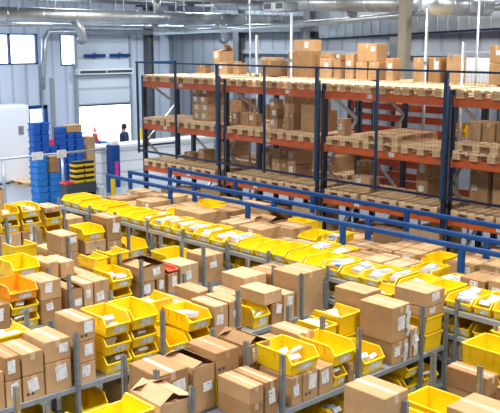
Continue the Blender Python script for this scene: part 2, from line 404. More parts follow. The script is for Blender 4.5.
for i, (x, y, z) in enumerate([(-19, 8.8, 5.04), (-19, 11.6, 5.04), (-19, 14.2, 5.04), (-19, 16.4, 5.04), (-13.5, 16, 5.2), (-7.6, 17, 5.3)]):
    pts = [(0, 0, -.05), (.10, .12, -.30), (.05, .22, -.50), (-.1, .3, -.62)] if i % 2 else [(0, 0, .55), (0, .02, .30), (-.06, .06, .1), (-.22, .1, -.15)]
    t = thing('duct_branch', 'curved silver branch elbow on the roof duct, %s from the left' % ordw(i+1), 'duct elbow', (x, y, z), group='duct elbows')
    link('elbow', MB().tube(pts, .11, 14).mesh('elbow', M['galv_light'], 0, True), t)
    link('collar', MB().tube([Vector(pts[-1])+Vector((.03, -.02, .05)), pts[-1]], .13, 14).mesh('collar', M['galv']), t)
# insulated ribbed air channel on the right under the roof
t = thing('insulated_channel', 'wide pale ribbed air channel along the back wall at upper right', 'duct', (-16.5, 18, 4.5))
m = Matrix.Rotation(-R(2.3), 4, 'Y'); b = MB().box(0, 0, 0, 11.5, .5, .42, 0, m); link('channel', b.mesh('channel', M['duct']), t)
for k in range(38): link('rib', MB().box(.3*k, -.02, 0, .3*k+.05, 0, .42, 0, m).mesh('rib', M['galv_light']), t)
link('edge_strip', MB().box(0, -.03, -.05, 11.5, .5, 0, 0, m).mesh('edge_strip', M['navy']), t)
for i, (x0, y0, x1, y1, z) in enumerate([(-24, 17.2, -9, 17.2, 5.55), (-21.3, 5, -21.3, 19.5, 5.5), (-16.2, 9, -16.2, 19.5, 5.35), (-20, 18.6, -5, 18.6, 4.98)]):
    t = thing('cable_tray', 'narrow dark cable tray under the roof, %s of four' % ordw(i+1), 'cable tray', (x0, y0, z))
    L = math.hypot(x1-x0, y1-y0); rr = Matrix.Rotation(math.atan2(y1-y0, x1-x0), 4, 'Z')
    link('tray', MB().box(0, -.12, 0, L, .12, .015, 0, rr).box(0, -.125, 0, L, -.12, .07, 0, rr).box(0, .12, 0, L, .125, .07, 0, rr).mesh('tray', M['roof_steel']), t)
    link('cable', MB().tube([rr @ Vector((.1+k*L/20, random.uniform(-.07, .07), .03)) for k in range(20)], .022, 6).mesh('cable', M['black']), t)
    for k in range(5): link('hanger', MB().box(L*(k+.5)/5, -.13, 0, L*(k+.5)/5+.02, -.11, 6.55-z, 0, rr).mesh('hanger', M['galv']), t)
# fan heater hanging
t = thing('fan_heater', 'pale boxy fan heater hanging below the roof', 'heater', (-15.05, 15, 5.12))
link('casing', MB().box(-.36, -.25, 0, .36, .25, .23).mesh('casing', M['duct'], .02), t)
for k in (-.2, .2):
    link('outlet', MB().box(k-.11, -.262, .07, k+.11, -.25, .20).mesh('outlet', M['dark']), t)
link('hanger', MB().box(-.38, -.01, .27, -.36, .01, 1.5).box(.36, -.01, .27, .38, .01, 1.5).mesh('hanger', M['galv']), t)
for i, (x, z0, z1) in enumerate([(-14.29, 3.7, 6.5), (-14.06, 3.7, 4.55), (-12.99, 3.7, 5.0), (-9.5, 3.7, 5.0), (-8.70, 3.7, 4.4), (-8.42, 3.7, 6.5)]):
    t = thing('vertical_pipe', 'thin white upright pipe behind the top pallets, %s from left' % ordw(i+1), 'pipe', (x, 13.28, 0), group='white upright pipes')
    link('pipe', MB().tube([(0, 0, 0), (0, 0, z1)], .02 if i in (0, 5) else .028, 8).mesh('pipe', M['galv_light'], 0, True), t)
    link('clamp', MB().tube([(0, 0, z1*.8), (0, 0, z1*.8+.05)], .05, 8).mesh('clamp', M['galv']), t)
# ceiling lamps
k = 0
for y in (1.5, 7, 12.5, 18):
    for x in (-21.5, -16, -11, -6, -1):
        k += 1
        L = bpy.data.lights.new('ceiling_lamp_light', 'AREA'); L.shape = 'RECTANGLE'; L.size = 2.6; L.size_y = 1.0; L.spread = R(125 if y < 5 else 145 if y < 10 else 175); L.energy = (235 if y > 10 else 262)*(1.5 if x < -18 else 1); L.color = (1, .975, .94) if x > -18 else (.88, .94, 1)
        o = bpy.data.objects.new('ceiling_lamp_light', L); COL.objects.link(o); o.location = (x, y, 6.3)
# sky and daylight outside
w = bpy.data.worlds.new('sky'); scene.world = w; w.use_nodes = True
bg = w.node_tree.nodes['Background']; bg.inputs['Color'].default_value = (.84, .92, 1, 1); bg.inputs['Strength'].default_value = 5.0

# ------------------------------------------------------------------ pallets
def pallet_proto(loc, label):
    t = thing('wooden_pallet', label, 'pallet', loc, 0, 'wooden pallets on the racks')   # 0.8 wide in x, 1.2 deep in y, base centre at front edge
    b = MB()
    for x0, x1 in ((-.40, -.27), (-.21, -.11), (-.06, .06), (.11, .21), (.27, .40)): b.box(x0, 0, .122, x1, 1.2, .144)
    link('deck', b.mesh('pallet_deck', M['wood'], .003), t)
    b = MB()
    for y in (0, .53, 1.055): link('cross_board', MB().box(-.40, y, .100, .40, y+.145, .121).mesh('cross_board', M['wood']), t)
    bm = MB().box(0, 0, .0225, .145, .145, .0995).mesh('block', M['wood_dark'], .004)
    for x in (-.40, -.0725, .255):
        for y in (0, .53, 1.055): link('block', bm, t, (x, y, 0))
    for x in (-.40, -.0725, .255): link('bottom_board', MB().box(x, 0, 0, x+.145, 1.2, .022).mesh('bottom_board', M['wood']), t)
    return t
PX = [-16.68, -13.70, -10.88, -8.05, -5.2]
pal = None; LEV = {3.50: 'top', 2.50: 'middle', 1.50: 'lowest'}
def put_pallet(x, y, z, label, rz=0):
    global pal
    if pal is None: pal = pallet_proto((x, y, z), label)
    else: copy_tree(pal, (x, y, z), rz, label, 'wooden pallets on the racks')
def rack(name, label, y0, y1, levels, bays):
    t = thing(name, label, 'pallet rack', (0, 0, 0))
    fr = MB()
    for x in PX:
        for y in (y0+.05, y1-.05):
            u = MB().box(x-.05, y-.04, 0, x+.05, y-.03, 3.62).box(x-.05, y-.04, 0, x-.042, y+.04, 3.62).box(x+.042, y-.04, 0, x+.05, y+.04, 3.62)
            u.box(x-.03, y-.045, 0, x-.022, y-.04, 3.6).box(x+.022, y-.045, 0, x+.03, y-.04, 3.6)
            o = link('upright_post', u.mesh('upright_post', M['navy']), t)
            h = MB().box(x-.014, y-.0425, .1, x+.014, y-.0405, 3.55)
            link('slot_row', h.mesh('slot_row', M['slots']), o)
        for k, (za, zb) in enumerate(((.3, 1.2), (1.2, 2.05), (2.05, 2.9), (2.9, 3.5))):
            ya, yb = (y0+.09, y1-.09) if k % 2 == 0 else (y1-.09, y0+.09)
            link('diagonal_brace', MB().bar((x, ya, za), (x, yb, zb), .045, .05).mesh('diagonal_brace', M['galv_light']), t)
    for i in bays:
        for z in levels:
            for y in (y0, y1-.05):
                b = MB().box(PX[i]+.055, y, z-.14, PX[i+1]-.055, y+.05, z)
                o = link('load_beam', b.mesh('load_beam', M['orange'], .006), t)
                if y == y0:
                    for cx in (PX[i]+.052, PX[i+1]-.11): link('beam_connector', MB().box(cx, y-.012, z-.15, cx+.058, y-.001, z+.03).mesh('beam_connector', M['orange']), o)
                    lx = random.uniform(PX[i]+.8, PX[i+1]-.8)
                    link('beam_tag', MB().box(lx, y-.004, z-.10, lx+.12, y-.001, z-.02).mesh('beam_tag', M['label']), o)
    return t
rack('pallet_rack', 'long front pallet rack, dark blue posts and orange beams behind mesh guard', 12.0, 13.1, (3.5, 2.5, 1.5), range(4))
rack('pallet_rack', 'second pallet rack standing back to back behind the front rack', 13.5, 14.6, (3.5, 2.5, 1.5), range(4))
for lev in (3.5, 2.5, 1.5):
    n = 0
    for i in range(4):
        for j in range(3):
            n += 1
            put_pallet(PX[i]+.52+j*.885+random.uniform(-.02, .02), 11.94+random.uniform(-.01, .02), lev+.001, 'wooden pallet, %s from left on the %s level of the front rack' % (ordw(n), LEV[lev]))
n = 0
for i in range(4):
    for j in range(3):
        n += 1
        put_pallet(PX[i]+.52+j*.885, 13.45, 3.501, 'wooden pallet, %s from left on the top level of the rear rack' % ordw(n))
for lev, xs in ((2.5, (-15.9, -15.0, -14.1, -12.9, -7.5, -6.6)), (1.5, (-15.9, -15.0, -14.1, -12.9, -12.0, -7.5, -6.6))):
    for n, x in enumerate(xs): put_pallet(x, 13.45, lev+.001, 'wooden pallet, %s from left on the %s level of the rear rack' % (ordw(n+1), LEV[lev]))
# second pallets stacked
for n, (x, z) in enumerate([(-7.53, 2.645), (-9.5, 2.645)]): put_pallet(x, 11.98, z, 'upper one of two stacked pallets, middle level, front rack, %s' % ['right bay', 'third bay'][n])
put_pallet(-23.6, 12.9, .001, 'wooden pallet on the floor before the tall white cabinet, left one', R(90)); put_pallet(-23.6, 13.75, .001, 'wooden pallet on the floor before the tall white cabinet, right one', R(90))

# orange spare-beam frame behind the racks
t = thing('beam_storage_frame', 'frame of closely spaced orange beams behind the third rack bay', 'rack frame', (0, 15.0, 0))
for x in (-12.75, -9.95): link('upright_post', MB().box(x-.05, -.05, 0, x+.05, .05, 3.3).mesh('upright_post', M['navy']), t)
for x in (-11.6,): link('upright_post', MB().box(x-.04, .05, 0, x+.04, .12, 3.3).mesh('upright_post', M['navy']), t)
for z in (3.08, 2.84, 2.58, 2.33, 2.06, 1.86, 1.60, 1.34, 1.05):
    link('load_beam', MB().box(-12.7, -.06, z-.15, -10.0, 0, z).mesh('load_beam', M['orange'], .006), t)

# mesh guard along the rack front
t = thing('mesh_guard', 'blue framed wire mesh guard standing along the rack front', 'guard fence', (0, 11.82, 0))
GX = [-16.62, -15.17, -13.74, -12.3, -10.88, -9.45, -8.03, -6.6, -5.2]
for x in GX:
    w2 = .034 if x in (-13.74, -10.88, -8.03) else .017
    link('guard_post', MB().box(x-w2, -.025, 1.8, x+w2, .025, 3.95).mesh('guard_post', M['guard']), t)
    if w2 > .03: link('post_foot', MB().box(x-w2, .0251, 1.3, x+w2, .07, 3.7).mesh('post_foot', M['navy']), t)
link('top_rail', MB().box(-16.66, -.02, 3.915, -5.15, .02, 3.95).mesh('top_rail', M['guard']), t)
link('bottom_rail', MB().box(-16.66, -.02, 1.84, -5.15, .02, 1.88).mesh('bottom_rail', M['navy']), t)
b = MB(); r = .001; x = -16.6
while x < -5.2: b.box(x-r, -r, 1.86, x+r, r, 3.93); x += .07
z = 1.9
while z < 3.9: b.box(-16.6, -r, z-r, -5.2, r, z+r); z += .07
link('wire_mesh', b.mesh('wire_mesh', M['wire']), t)
t = thing('guard_end_frame', 'blue end frame of the mesh guard beside the first rack post', 'guard fence', (-16.72, 11.82, 0))
link('end_frame', MB().box(-.02, .05, 1.95, .02, .09, 3.95).box(-.02, 1.2, 1.95, .02, 1.24, 3.95).box(-.02, .05, 3.91, .02, 1.24, 3.95).box(-.02, .05, 1.92, .02, 1.24, 1.96).mesh('end_frame', M['blue']), t)

# ------------------------------------------------------------------ goods on the racks
def pile(prefix, items):
    """items: (x0, x1, y0, y1, z0, z1, look, style)"""
    for x0, x1, y0, y1, z0, z1, lab, style in items:
        make_carton(((x0+x1)/2, (y0+y1)/2, z0), x1-x0, y1-y0, z1-z0, lab, style, face='-y', seam='y', group=prefix)
T = 3.646
def col2(x0, x1, y0, y1, z0, z1, n): return [(x0+(x1-x0)*k/n+.003, x0+(x1-x0)*(k+1)/n-.003, y0, y1, z0, z1) for k in range(n)]
pile('cartons on the top rear pallets', [
    (-16.57, -16.28, 13.6, 13.8, T, T+.22, 'low carton at the left end of the top rear pallets', 'plain'),
    (-15.92, -15.45, 13.6, 14.1, T, T+.29, 'carton carrying the open-topped box on the top rear pallets', 'label'),
    (-15.95, -15.70, 13.6, 14.05, T+.295, T+.54, 'open-topped carton standing highest at the left of the rear pallets', 'open'),
    (-15.23, -15.02, 13.6, 13.85, T, T+.26, 'small brown carton right of the open-topped box', 'plain'),
    (-14.27, -13.72, 13.6, 13.92, T, T+.33, 'wide carton under a thin pale one near the white pipes', 'plain'),
    (-14.27, -13.80, 13.6, 13.90, T+.335, T+.41, 'thin pale carton on the wide carton near white pipes', 'plain'),
    (-13.40, -12.71, 13.6, 13.92, T, T+.54, 'big square carton in the lower part of the tall pile', 'plain'),
    (-13.22, -12.71, 13.6, 13.94, T+.545, T+.80, 'topmost wide labelled carton of the tall pile', 'label'),
    (-12.69, -12.47, 13.75, 14.05, T, T+.50, 'darker carton at the right flank of the tall pile', 'plain'),
    (-12.45, -12.14, 13.6, 13.82, T, T+.42, 'pale carton right of the tall pile', 'label'),
    (-12.42, -12.2, 13.6, 13.80, T+.425, T+.53, 'small carton on the pale carton right of the tall pile', 'plain'),
    (-12.05, -11.88, 13.6, 13.80, T, T+.38, 'small carton base before the upright crate carton', 'plain'),
    (-12.0, -11.86, 13.6, 13.78, T+.385, T+.50, 'small carton on top before the upright crate carton', 'label'),
    (-11.74, -11.52, 13.6, 13.85, T, T+.52, 'slender upright carton left of the crate carton', 'label'),
    (-11.45, -11.16, 13.6, 13.90, T, T+.36, 'dark brown carton under the tallest upright carton', 'plain'),
    (-11.42, -10.92, 13.6, 13.95, T+.365, T+.72, 'tallest upright carton left of the concrete column', 'label'),
    (-11.12, -10.86, 13.6, 13.90, T, T+.36, 'narrow carton below, left of the concrete column', 'plain'),
    (-10.68, -10.50, 13.6, 13.85, T, T+.44, 'carton with a white sticker hard left of the column', 'label'),
    (-10.02, -9.74, 13.6, 14.0, T, T+.46, 'first dark carton just right of the concrete column', 'plain'),
    (-9.66, -9.40, 13.6, 14.0, T, T+.46, 'second dark carton right of the concrete column', 'label'),
    (-9.26, -9.06, 13.6, 13.95, T, T+.52, 'narrow upright dark carton between the white pipes', 'plain'),
    (-8.36, -7.85, 13.6, 14.2, T, T+.38, 'pale low carton at the top right of the racks', 'plain'),
    (-8.36, -8.10, 13.6, 14.0, T+.385, T+.70, 'brown carton above the pale one at top right', 'label'),
    (-8.06, -7.80, 13.6, 14.0, T+.385, T+.70, 'brown carton touching the right picture edge on top', 'plain')])
Q = 2.646
its = []
for c in range(2):
    for r_ in range(4):
        its.append((-15.17+c*.27, -14.91+c*.27, 12.3, 12.82, Q+r_*.186, Q+r_*.186+.182, 'white-labelled carton, %s column, %s from bottom, first bay middle level' % (['left', 'right'][c], ordw(r_+1)), 'label'))
its += [(-14.45, -14.25, 12.4, 12.62, Q, Q+.24, 'small labelled carton right of the white-labelled carton block', 'label'),
        (-13.84, -13.66, 12.3, 12.50, Q, Q+.28, 'low carton, first of the trio on the second bay middle level', 'label'),
        (-13.54, -13.30, 12.3, 12.50, Q, Q+.28, 'low carton, second of the trio on the second bay middle level', 'plain'),
        (-13.28, -13.06, 12.3, 12.50, Q, Q+.26, 'low carton, third of the trio on the second bay middle level', 'label')]
for r_ in range(3): its.append((-12.65, -12.42, 12.3, 12.48, Q+r_*.2, Q+r_*.2+.196, 'slim labelled carton, %s from bottom of the narrow pile' % ordw(r_+1), 'label'))
for c in range(2):
    for r_ in range(2): its.append((-12.22+c*.14, -12.085+c*.14, 12.3, 12.6, Q+r_*.345, Q+r_*.345+.34, 'tall slim carton, %s column, %s, beside the narrow pile' % (['left', 'right'][c], ['lower', 'upper'][r_]), 'plain'))
its += [(-11.75, -11.35, 12.3, 12.75, Q, Q+.72, 'tall brown carton standing right before the second upright post', 'plain'), (-11.72, -11.4, 12.8, 13.0, Q, Q+.4, 'brown carton hidden behind the tall brown one', 'plain')]
its += [(-10.77, -10.60, 12.3, 12.5, Q, Q+.32, 'small pale carton right after the second upright post', 'label')]
for c, x in enumerate((-7.88, -7.62, -7.36)): its.append((x, x+.22, 12.3, 12.7, Q+.146, Q+.46, 'brown carton, %s of the three on stacked pallets, right bay' % ordw(c+1), 'plain'))
pile('cartons on the middle level', its)
P = 1.646
its = [(-15.23, -15.02, 12.5, 12.86, P, P+.30, 'dark brown carton standing right of a paler one, lowest level', 'plain'),
       (-15.75, -15.43, 12.5, 12.72, P, P+.2, 'low pale carton left of the dark brown one, lowest level', 'plain')]
for c in range(3):
    for r_ in range(2):
        its.append((-12.77+c*.235, -12.545+c*.235, 12.5, 13.02, P+r_*.27, P+r_*.27+.265, 'carton of the big brown block, %s column, %s, lowest level' % (ordw(c+1), ['lower', 'upper'][r_]), 'label' if c > 1 else 'plain'))
for c in range(2): its.append((-13.1+c*.01-.3*c, -12.85+c*.01-.3*c, 12.8, 13.05, P, P+.36, 'small carton left of the big brown block, %s' % ['near one', 'far one'][c], 'label'))
for c in range(3): its.append((-10.56+c*.125, -10.44+c*.125, 12.62, 12.9, P, P+.50, 'pale slim carton, %s of the row behind the third bay post' % ordw(c+1), 'plain'))
its += [(-10.38, -9.95, 12.3, 12.58, P, P+.27, 'small carton in front of the pale slim cartons', 'label')]
for r_ in range(2): its.append((-9.05, -8.80, 12.5, 12.95, P+r_*.325, P+r_*.325+.32, 'big square carton, %s one, near the third upright post' % ['lower', 'upper'][r_], 'label'))
for c, x in enumerate((-7.93, -7.50, -7.0)): its.append((x, x+.34, 12.5, 12.98, P, P+.66, 'tall pale carton, %s of three, right bay lowest level' % ordw(c+1), 'label' if c == 0 else 'plain'))
pile('cartons on the lowest rack level', its)
its = []
for i, x in enumerate((-15.9, -15.2, -14.3, -13.0)):
    its.append((x-.25, x+.25, 13.6, 14.3, 2.646, 2.646+.3+.1*(i % 2), 'carton on the rear rack, middle level, %s from left' % ordw(i+1), 'plain'))
for i, x in enumerate((-15.6, -14.2, -13.0, -12.2)):
    its.append((x-.22, x+.22, 13.6, 14.3, 1.646, 1.646+.34, 'carton on the rear rack, lowest level, %s from left' % ordw(i+2), random.choice(['plain', 'label'])))
for i, x in enumerate((-15.9, -15.2, -14.4, -13.1, -12.4, -11.5, -10.2, -9.4, -8.6, -7.4, -6.7)):
    its.append((x-.33, x+.33, 12.15, 12.85, .002, .95+.1*(i % 3), 'carton on the floor under the front rack, %s from left' % ordw(i+1), random.choice(['plain', 'label'])))
pile('cartons deep in the racks', its)
for n, x in enumerate((-7.95, -7.5)): make_bin((x, 13.62, 2.647), R(-90), .0+.45, .3, .2, 'yellow bin behind the right bay post, middle level, %s' % ['left one', 'right one'][n], group='yellow bins in the racks') if False else None
t = make_bin((-9.0, 14.05, 2.647), R(-90), .42, .36, .24, 'yellow bin seen behind the right rack post on middle level')
for n, (x, z) in enumerate(((-12.9, .45), (-12.0, 1.66))):
    make_bin((x, 14.1, 1.647 if n else 1.647), R(-90), .45, .3, .2, 'yellow bin in the rear rack lowest level, %s' % ['left one', 'right one'][n]) if n == 0 else None

# ------------------------------------------------------------------ blue barriers above the long back rows
def barrier(label, y, x_start, xs, x_end):
    t = thing('guard_rail', label, 'guard rail', (0, y, 0), group='blue guard rails')
    link('rail_beam', MB().box(x_start, -.03, 1.728, x_end, .03, 1.795).mesh('rail_beam', M['blue'], .008), t)
    for x in xs:
        p = link('rail_post', MB().box(x-.045, -.028, 1.42, x+.045, .028, 1.727).mesh('rail_post', M['blue'], .006), t)
        link('post_foot', MB().box(x-.04, -.026, 0, x+.04, .026, 1.419).box(x-.05, -.034, 1.36, x+.05, .034, 1.42).mesh('post_foot', M['galv']), p)
barrier('nearest blue guard rail along the back of the yellow bins', 9.4, -14.35, [-14.3, -12.27, -10.17, -8.09, -6.04, -3.98], -2.0)
barrier('middle blue guard rail between the nearest and farthest rails', 10.0, -14.45, [-14.4, -12.3, -10.16, -8.1, -6.04, -3.98], -2.0)
barrier('farthest blue guard rail, closest to the pallet rack', 10.9, -14.28, [-14.23, -12.15, -10.1, -8.05, -5.98, -3.9], -2.0)

# ------------------------------------------------------------------ shelving rows
def post_mesh(x, y, z1):
    b = MB().box(x-.022, y-.022, 0, x+.022, y-.019, z1).box(x-.022, y-.022, 0, x-.019, y+.022, z1).box(x+.019, y-.022, 0, x+.022, y+.022, z1)
    return b
ROWS = {'R3': (-3.43, 'first cross row', 3.0), 'R2': (-5.37, 'second cross row', 2.1), 'R1': (-7.24, 'third cross row', 2.1), 'R0': (-9.2, 'fourth cross row', 3.0),
        'Q1': (-11.08, 'fifth cross row', 4.2), 'Q2': (-13.05, 'sixth cross row', 4.2)}
PY = [2.1, 3.2, 4.31, 5.41, 6.53, 7.63, 8.10]
SH = .92
for k, (xf, nm, y0) in ROWS.items():
    t = thing('shelving_row', 'grey steel double-sided shelving, %s counted from the right' % nm, 'shelving', (xf, 0, 0), group='grey cross rows of shelving')
    for y in [p for p in PY if p >= y0-.01]:
        for dx in (0, -.51, -1.02):
            top = 1.5
            if y > 8: top = 1.30
            link('shelf_post', post_mesh(dx, y, top).mesh('shelf_post', M['galv']), t)
    for z in (SH, .46, .1):
        for dx in (0, -.51):
            d = link('shelf_deck', MB().box(dx-.485, y0, z-.03, dx-.025, 8.08, z).mesh('shelf_deck', M['galv']), t)
            e = dx+.0 if dx == 0 else -1.02
            link('edge_beam', MB().box(e-.024 if dx == 0 else e-.004, y0, z-.05, e+.004 if dx == 0 else e+.024, 8.08, z-.001).mesh('edge_beam', M['galv_light']), d)
count = {}
REG = []
def tier(row, strip, y0, y1, z0):
    t = 1
    for r in REG:
        if r[0] == row and r[1] == strip and r[2] < (y0+y1)/2 < r[3]+.3 and r[2] < y1-.03 and r[3] > y0+.03 and r[4] <= z0+.03: t = max(t, r[5]+1)
    return t
def put(row, strip, items):
    """items: (y0, y1, z0, z1, kind[, depth]) ; everything rests on the .92 shelf or on the item below"""
    xf, nm, _ = ROWS[row]
    x1 = xf-.02 if strip == 'F' else xf-.53
    side = 'right side' if strip == 'F' else 'left side'
    for it in sorted(items, key=lambda a: (a[2], a[0])):
        y0, y1, z0, z1, kind = it[:5]; dep = it[5] if len(it) > 5 else .455
        low = z0 < .9
        tr = 0 if low else tier(row, strip, y0, y1, z0)
        REG.append((row, strip, y0, y1, z1, tr))
        what = 'bin' if kind.startswith('b') else 'carton'
        key = (row, strip, tr, what); count[key] = count.get(key, 0)+1
        tn = 'lower shelf' if low else ['', 'bottom tier', 'second tier', 'third tier', 'fourth tier', 'fifth tier'][tr]
        where = '%s %s from near end, %s, %s, %s' % (ordw(count[key]), '%s', tn, side, nm)
        y0 += .006; y1 -= .006; w_, h_ = y1-y0, z1-z0-.002
        if what == 'bin':
            mk = {'bo': 'orange_plastic', 'bt': 'red_plastic'}.get(kind, 'yellow')
            rev = strip == 'C' and kind != 'bF'
            if kind == 'bR': rev = True
            loc = ((x1-dep) if not rev else x1, (y0+y1)/2, z0+.001); rz = math.pi if rev else 0
            col = {'bo': 'orange', 'bt': 'small red'}.get(kind, 'yellow')
            full = 'f' in kind[1:] or 'h' in kind[1:]
            make_bin(loc, rz, dep-.015, w_-.02, h_, '%s bin, %s' % (('packet-filled ' if full else '')+col, (where % '').replace('  ', ' ')), matkey=mk, group='bins on the cross rows')
            if full: packets(loc, rz, dep-.015, w_-.02, h_, (where % 'bin').replace(' from near end', ''), 3 if 'f' in kind else 5, 'h' in kind)
        else:
            st = {'c': 'plain', 'cl': 'label', 'co': 'open', 'ct': 'torn', 'cp': 'printlabel'}[kind]
            lk = {'c': 'plain brown carton', 'cl': 'labelled brown carton', 'co': 'open-flapped brown carton', 'ct': 'brown carton with torn labels', 'cp': 'marked labelled carton'}[kind]
            lb = '%s, %s' % (lk, (where % '').replace('  ', ' '))
            if len(lb.split()) > 16: lb = lb.replace('brown carton with torn labels', 'torn-labelled brown carton')
            make_carton((x1-dep/2, (y0+y1)/2, z0+.001), dep, w_, h_, lb, st, rz=R(random.uniform(-.8, .8)), group='cartons on the cross rows')
S_ = SH
put('R3', 'C', [(4.8, 5.2, S_, 1.2, 'c'), (5.15+.06, 5.52, S_, 1.25, 'c'), (5.15, 5.48, 1.25, 1.58, 'c', .43),
    (5.6, 6.0, S_, 1.14, 'b'), (6.05, 6.5, S_, 1.16, 'bF', .5),
    (6.72, 6.92, S_, 1.12, 'c', .46), (6.70, 6.9, 1.12, 1.32, 'c', .46), (7.0, 7.5, S_, 1.22, 'bF', .5), (7.02, 7.48, 1.22, 1.46, 'bF', .5), (7.55, 8.05, S_, 1.22, 'bF', .5), (7.55, 8.05, 1.22, 1.46, 'bF', .5)])
put('R3', 'F', [(5.95, 6.4, S_, 1.30, 'c'), (6.75, 7.3, S_, 1.25, 'c'), (7.4, 7.8, S_, 1.2, 'bf')])
put('R2', 'F', [(3.32, 3.94, S_, 1.17, 'bR'), (3.32, 3.94, 1.175, 1.42, 'bR', .5), (3.99, 4.35, S_, 1.40, 'co'), (5.00, 5.19, S_, 1.10, 'c'), (5.00, 5.19, 1.10, 1.27, 'c'), (5.20, 5.38, S_, 1.27, 'cl'),
    (5.55, 5.71, S_, 1.21, 'cl'), (5.71, 5.94, S_, 1.21, 'cp'), (5.95, 6.17, S_, 1.20, 'cl'), (5.56, 5.97, 1.215, 1.43, 'bf', .52),
    (6.19, 6.40, S_, 1.12, 'bf'), (6.20, 6.48, 1.125, 1.13+.0, 'c') if False else (6.40, 6.50, S_, 1.13, 'c'),
    (6.18, 6.58-.05, 1.14, 1.36, 'b', .52), (6.66, 7.02, S_, 1.16, 'bf'),
    (7.12, 7.42, S_, 1.17, 'ct'), (7.10, 7.43, 1.175, 1.58, 'ct'), (7.45, 7.60, S_, 1.26, 'ct'),
    (7.72, 8.07, S_, 1.12, 'bR'), (7.72, 8.07, 1.125, 1.32, 'bR'), (7.72, 8.07, 1.325, 1.44, 'cl'), (7.72, 8.09, 1.445, 1.62, 'cl')])
put('R2', 'C', [(2.9, 3.55, S_, 1.16, 'bR'), (4.08+.25, 4.70, S_, 1.42, 'cl'), (4.74, 5.02, S_, 1.38, 'co'),
    (5.03, 5.38, S_, 1.22, 'b'), (5.03, 5.34, 1.225, 1.46, 'c'), (5.44, 5.8, S_, 1.14, 'b'), (5.44, 5.76, 1.145, 1.42, 'co'), (5.85, 6.2, S_, 1.28, 'c'),
    (6.22, 6.46, S_, 1.2, 'c'), (6.20, 6.44, 1.205, 1.36, 'c'), (6.55, 6.80, S_, 1.18, 'bh'), (6.55, 6.80, 1.185, 1.36, 'bh'),
    (6.84, 7.22, S_, 1.18, 'b'), (6.82, 7.22, 1.185, 1.42, 'bf'), (7.25, 7.56, S_, 1.3, 'c'), (7.25, 7.56, 1.305, 1.60, 'c'),
    (7.66, 8.06, S_, 1.26, 'c'), (7.68, 8.07, 1.265, 1.50, 'bf')])
put('R1', 'F', [(2.5, 2.85, S_, 1.3, 'c'), (3.22, 3.52, S_, 1.3, 'c'), (3.53, 3.70, S_, 1.17, 'cl'), (3.53, 3.70, 1.175, 1.42, 'cl'), (3.71, 3.95, S_, 1.17, 'cp'), (3.71, 3.95, 1.175, 1.41, 'c'),
    (3.96, 4.26, S_, 1.24, 'cl'), (3.96, 4.26, 1.245, 1.47, 'cl'),
    (4.34, 4.55, S_, 1.14, 'cl'), (4.34, 4.55, 1.145, 1.37, 'cl'), (4.34, 4.56, 1.375, 1.60, 'cp'),
    (4.68, 5.02, S_, 1.12, 'bf'), (4.68, 5.02, 1.125, 1.325, 'bf'), (4.68, 5.02, 1.33, 1.55, 'bf', .5),
    (5.03, 5.38, S_, 1.12, 'bf'), (5.03, 5.38, 1.125, 1.325, 'bf'), (5.03, 5.38, 1.33, 1.55, 'b', .5),
    (5.50, 5.80, S_, 1.0+.12, 'b'), (5.83, 6.15, S_, 1.11, 'b'), (5.80, 6.16, 1.125, 1.33, 'bh', .5),
    (6.18, 6.40, S_, 1.36, 'cl'), (6.41, 6.62, S_, 1.37, 'cl'), (6.82, 7.11, S_, 1.19, 'bf'), (6.98, 7.30, 1.195, 1.36, 'c'), (7.12, 7.32, S_, 1.19, 'cl'), (7.33, 7.53, S_, 1.27, 'cl'),
    (7.57, 8.08, S_, 1.48, 'c')])
put('R1', 'C', [(3.2, 3.65, S_, 1.24, 'c'), (3.70, 4.08, S_, 1.2, 'b'), (3.70, 4.10, 1.205, 1.45, 'bh'), (4.5, 4.9, S_, 1.2, 'c'), (5.0, 5.35, S_, 1.2, 'b'), (5.42, 5.98, S_, 1.18, 'b'), (5.45, 5.98, 1.185, 1.42, 'bf'), (6.02, 6.30, S_, 1.28, 'c'),
    (6.32, 6.60, S_, 1.20, 'c'), (6.34, 6.58, 1.205, 1.39, 'c'), (6.64, 6.85, S_, 1.2, 'c'), (6.86, 7.11, S_, 1.24, 'c'), (7.12, 7.52, S_, 1.2, 'c'), (7.12, 7.52, 1.205, 1.42, 'c'), (7.6, 8.05, S_, 1.38, 'c')])
put('R0', 'F', [(4.3, 4.6, S_, 1.3, 'cl'), (4.62, 5.0, S_, 1.10, 'bf'), (4.62, 5.0, 1.105, 1.28, 'bf'), (4.60, 5.0, 1.285, 1.48, 'bo', .52), (5.01, 5.31, S_, 1.22, 'cl'), (5.01, 5.31, 1.225, 1.47, 'cl'),
    (5.40, 5.62, S_, 1.29, 'co'), (5.63, 5.78, S_, 1.33, 'cl'), (5.79, 6.03, S_, 1.33, 'cl'), (6.08, 6.40, S_, 1.14, 'b'), (6.08, 6.42, 1.145, 1.36, 'bf', .5),
    (6.50, 6.78, S_, 1.16, 'cl'), (6.50, 6.95, 1.165, 1.37, 'co'), (6.80, 6.96, S_, 1.16, 'cl'), (7.0, 7.18, S_, 1.2, 'cl'), (7.0, 7.2, 1.205, 1.27, 'bt', .34), (7.22, 7.56, S_, 1.28, 'cl'), (7.68, 8.04, S_, 1.34, 'cl')])
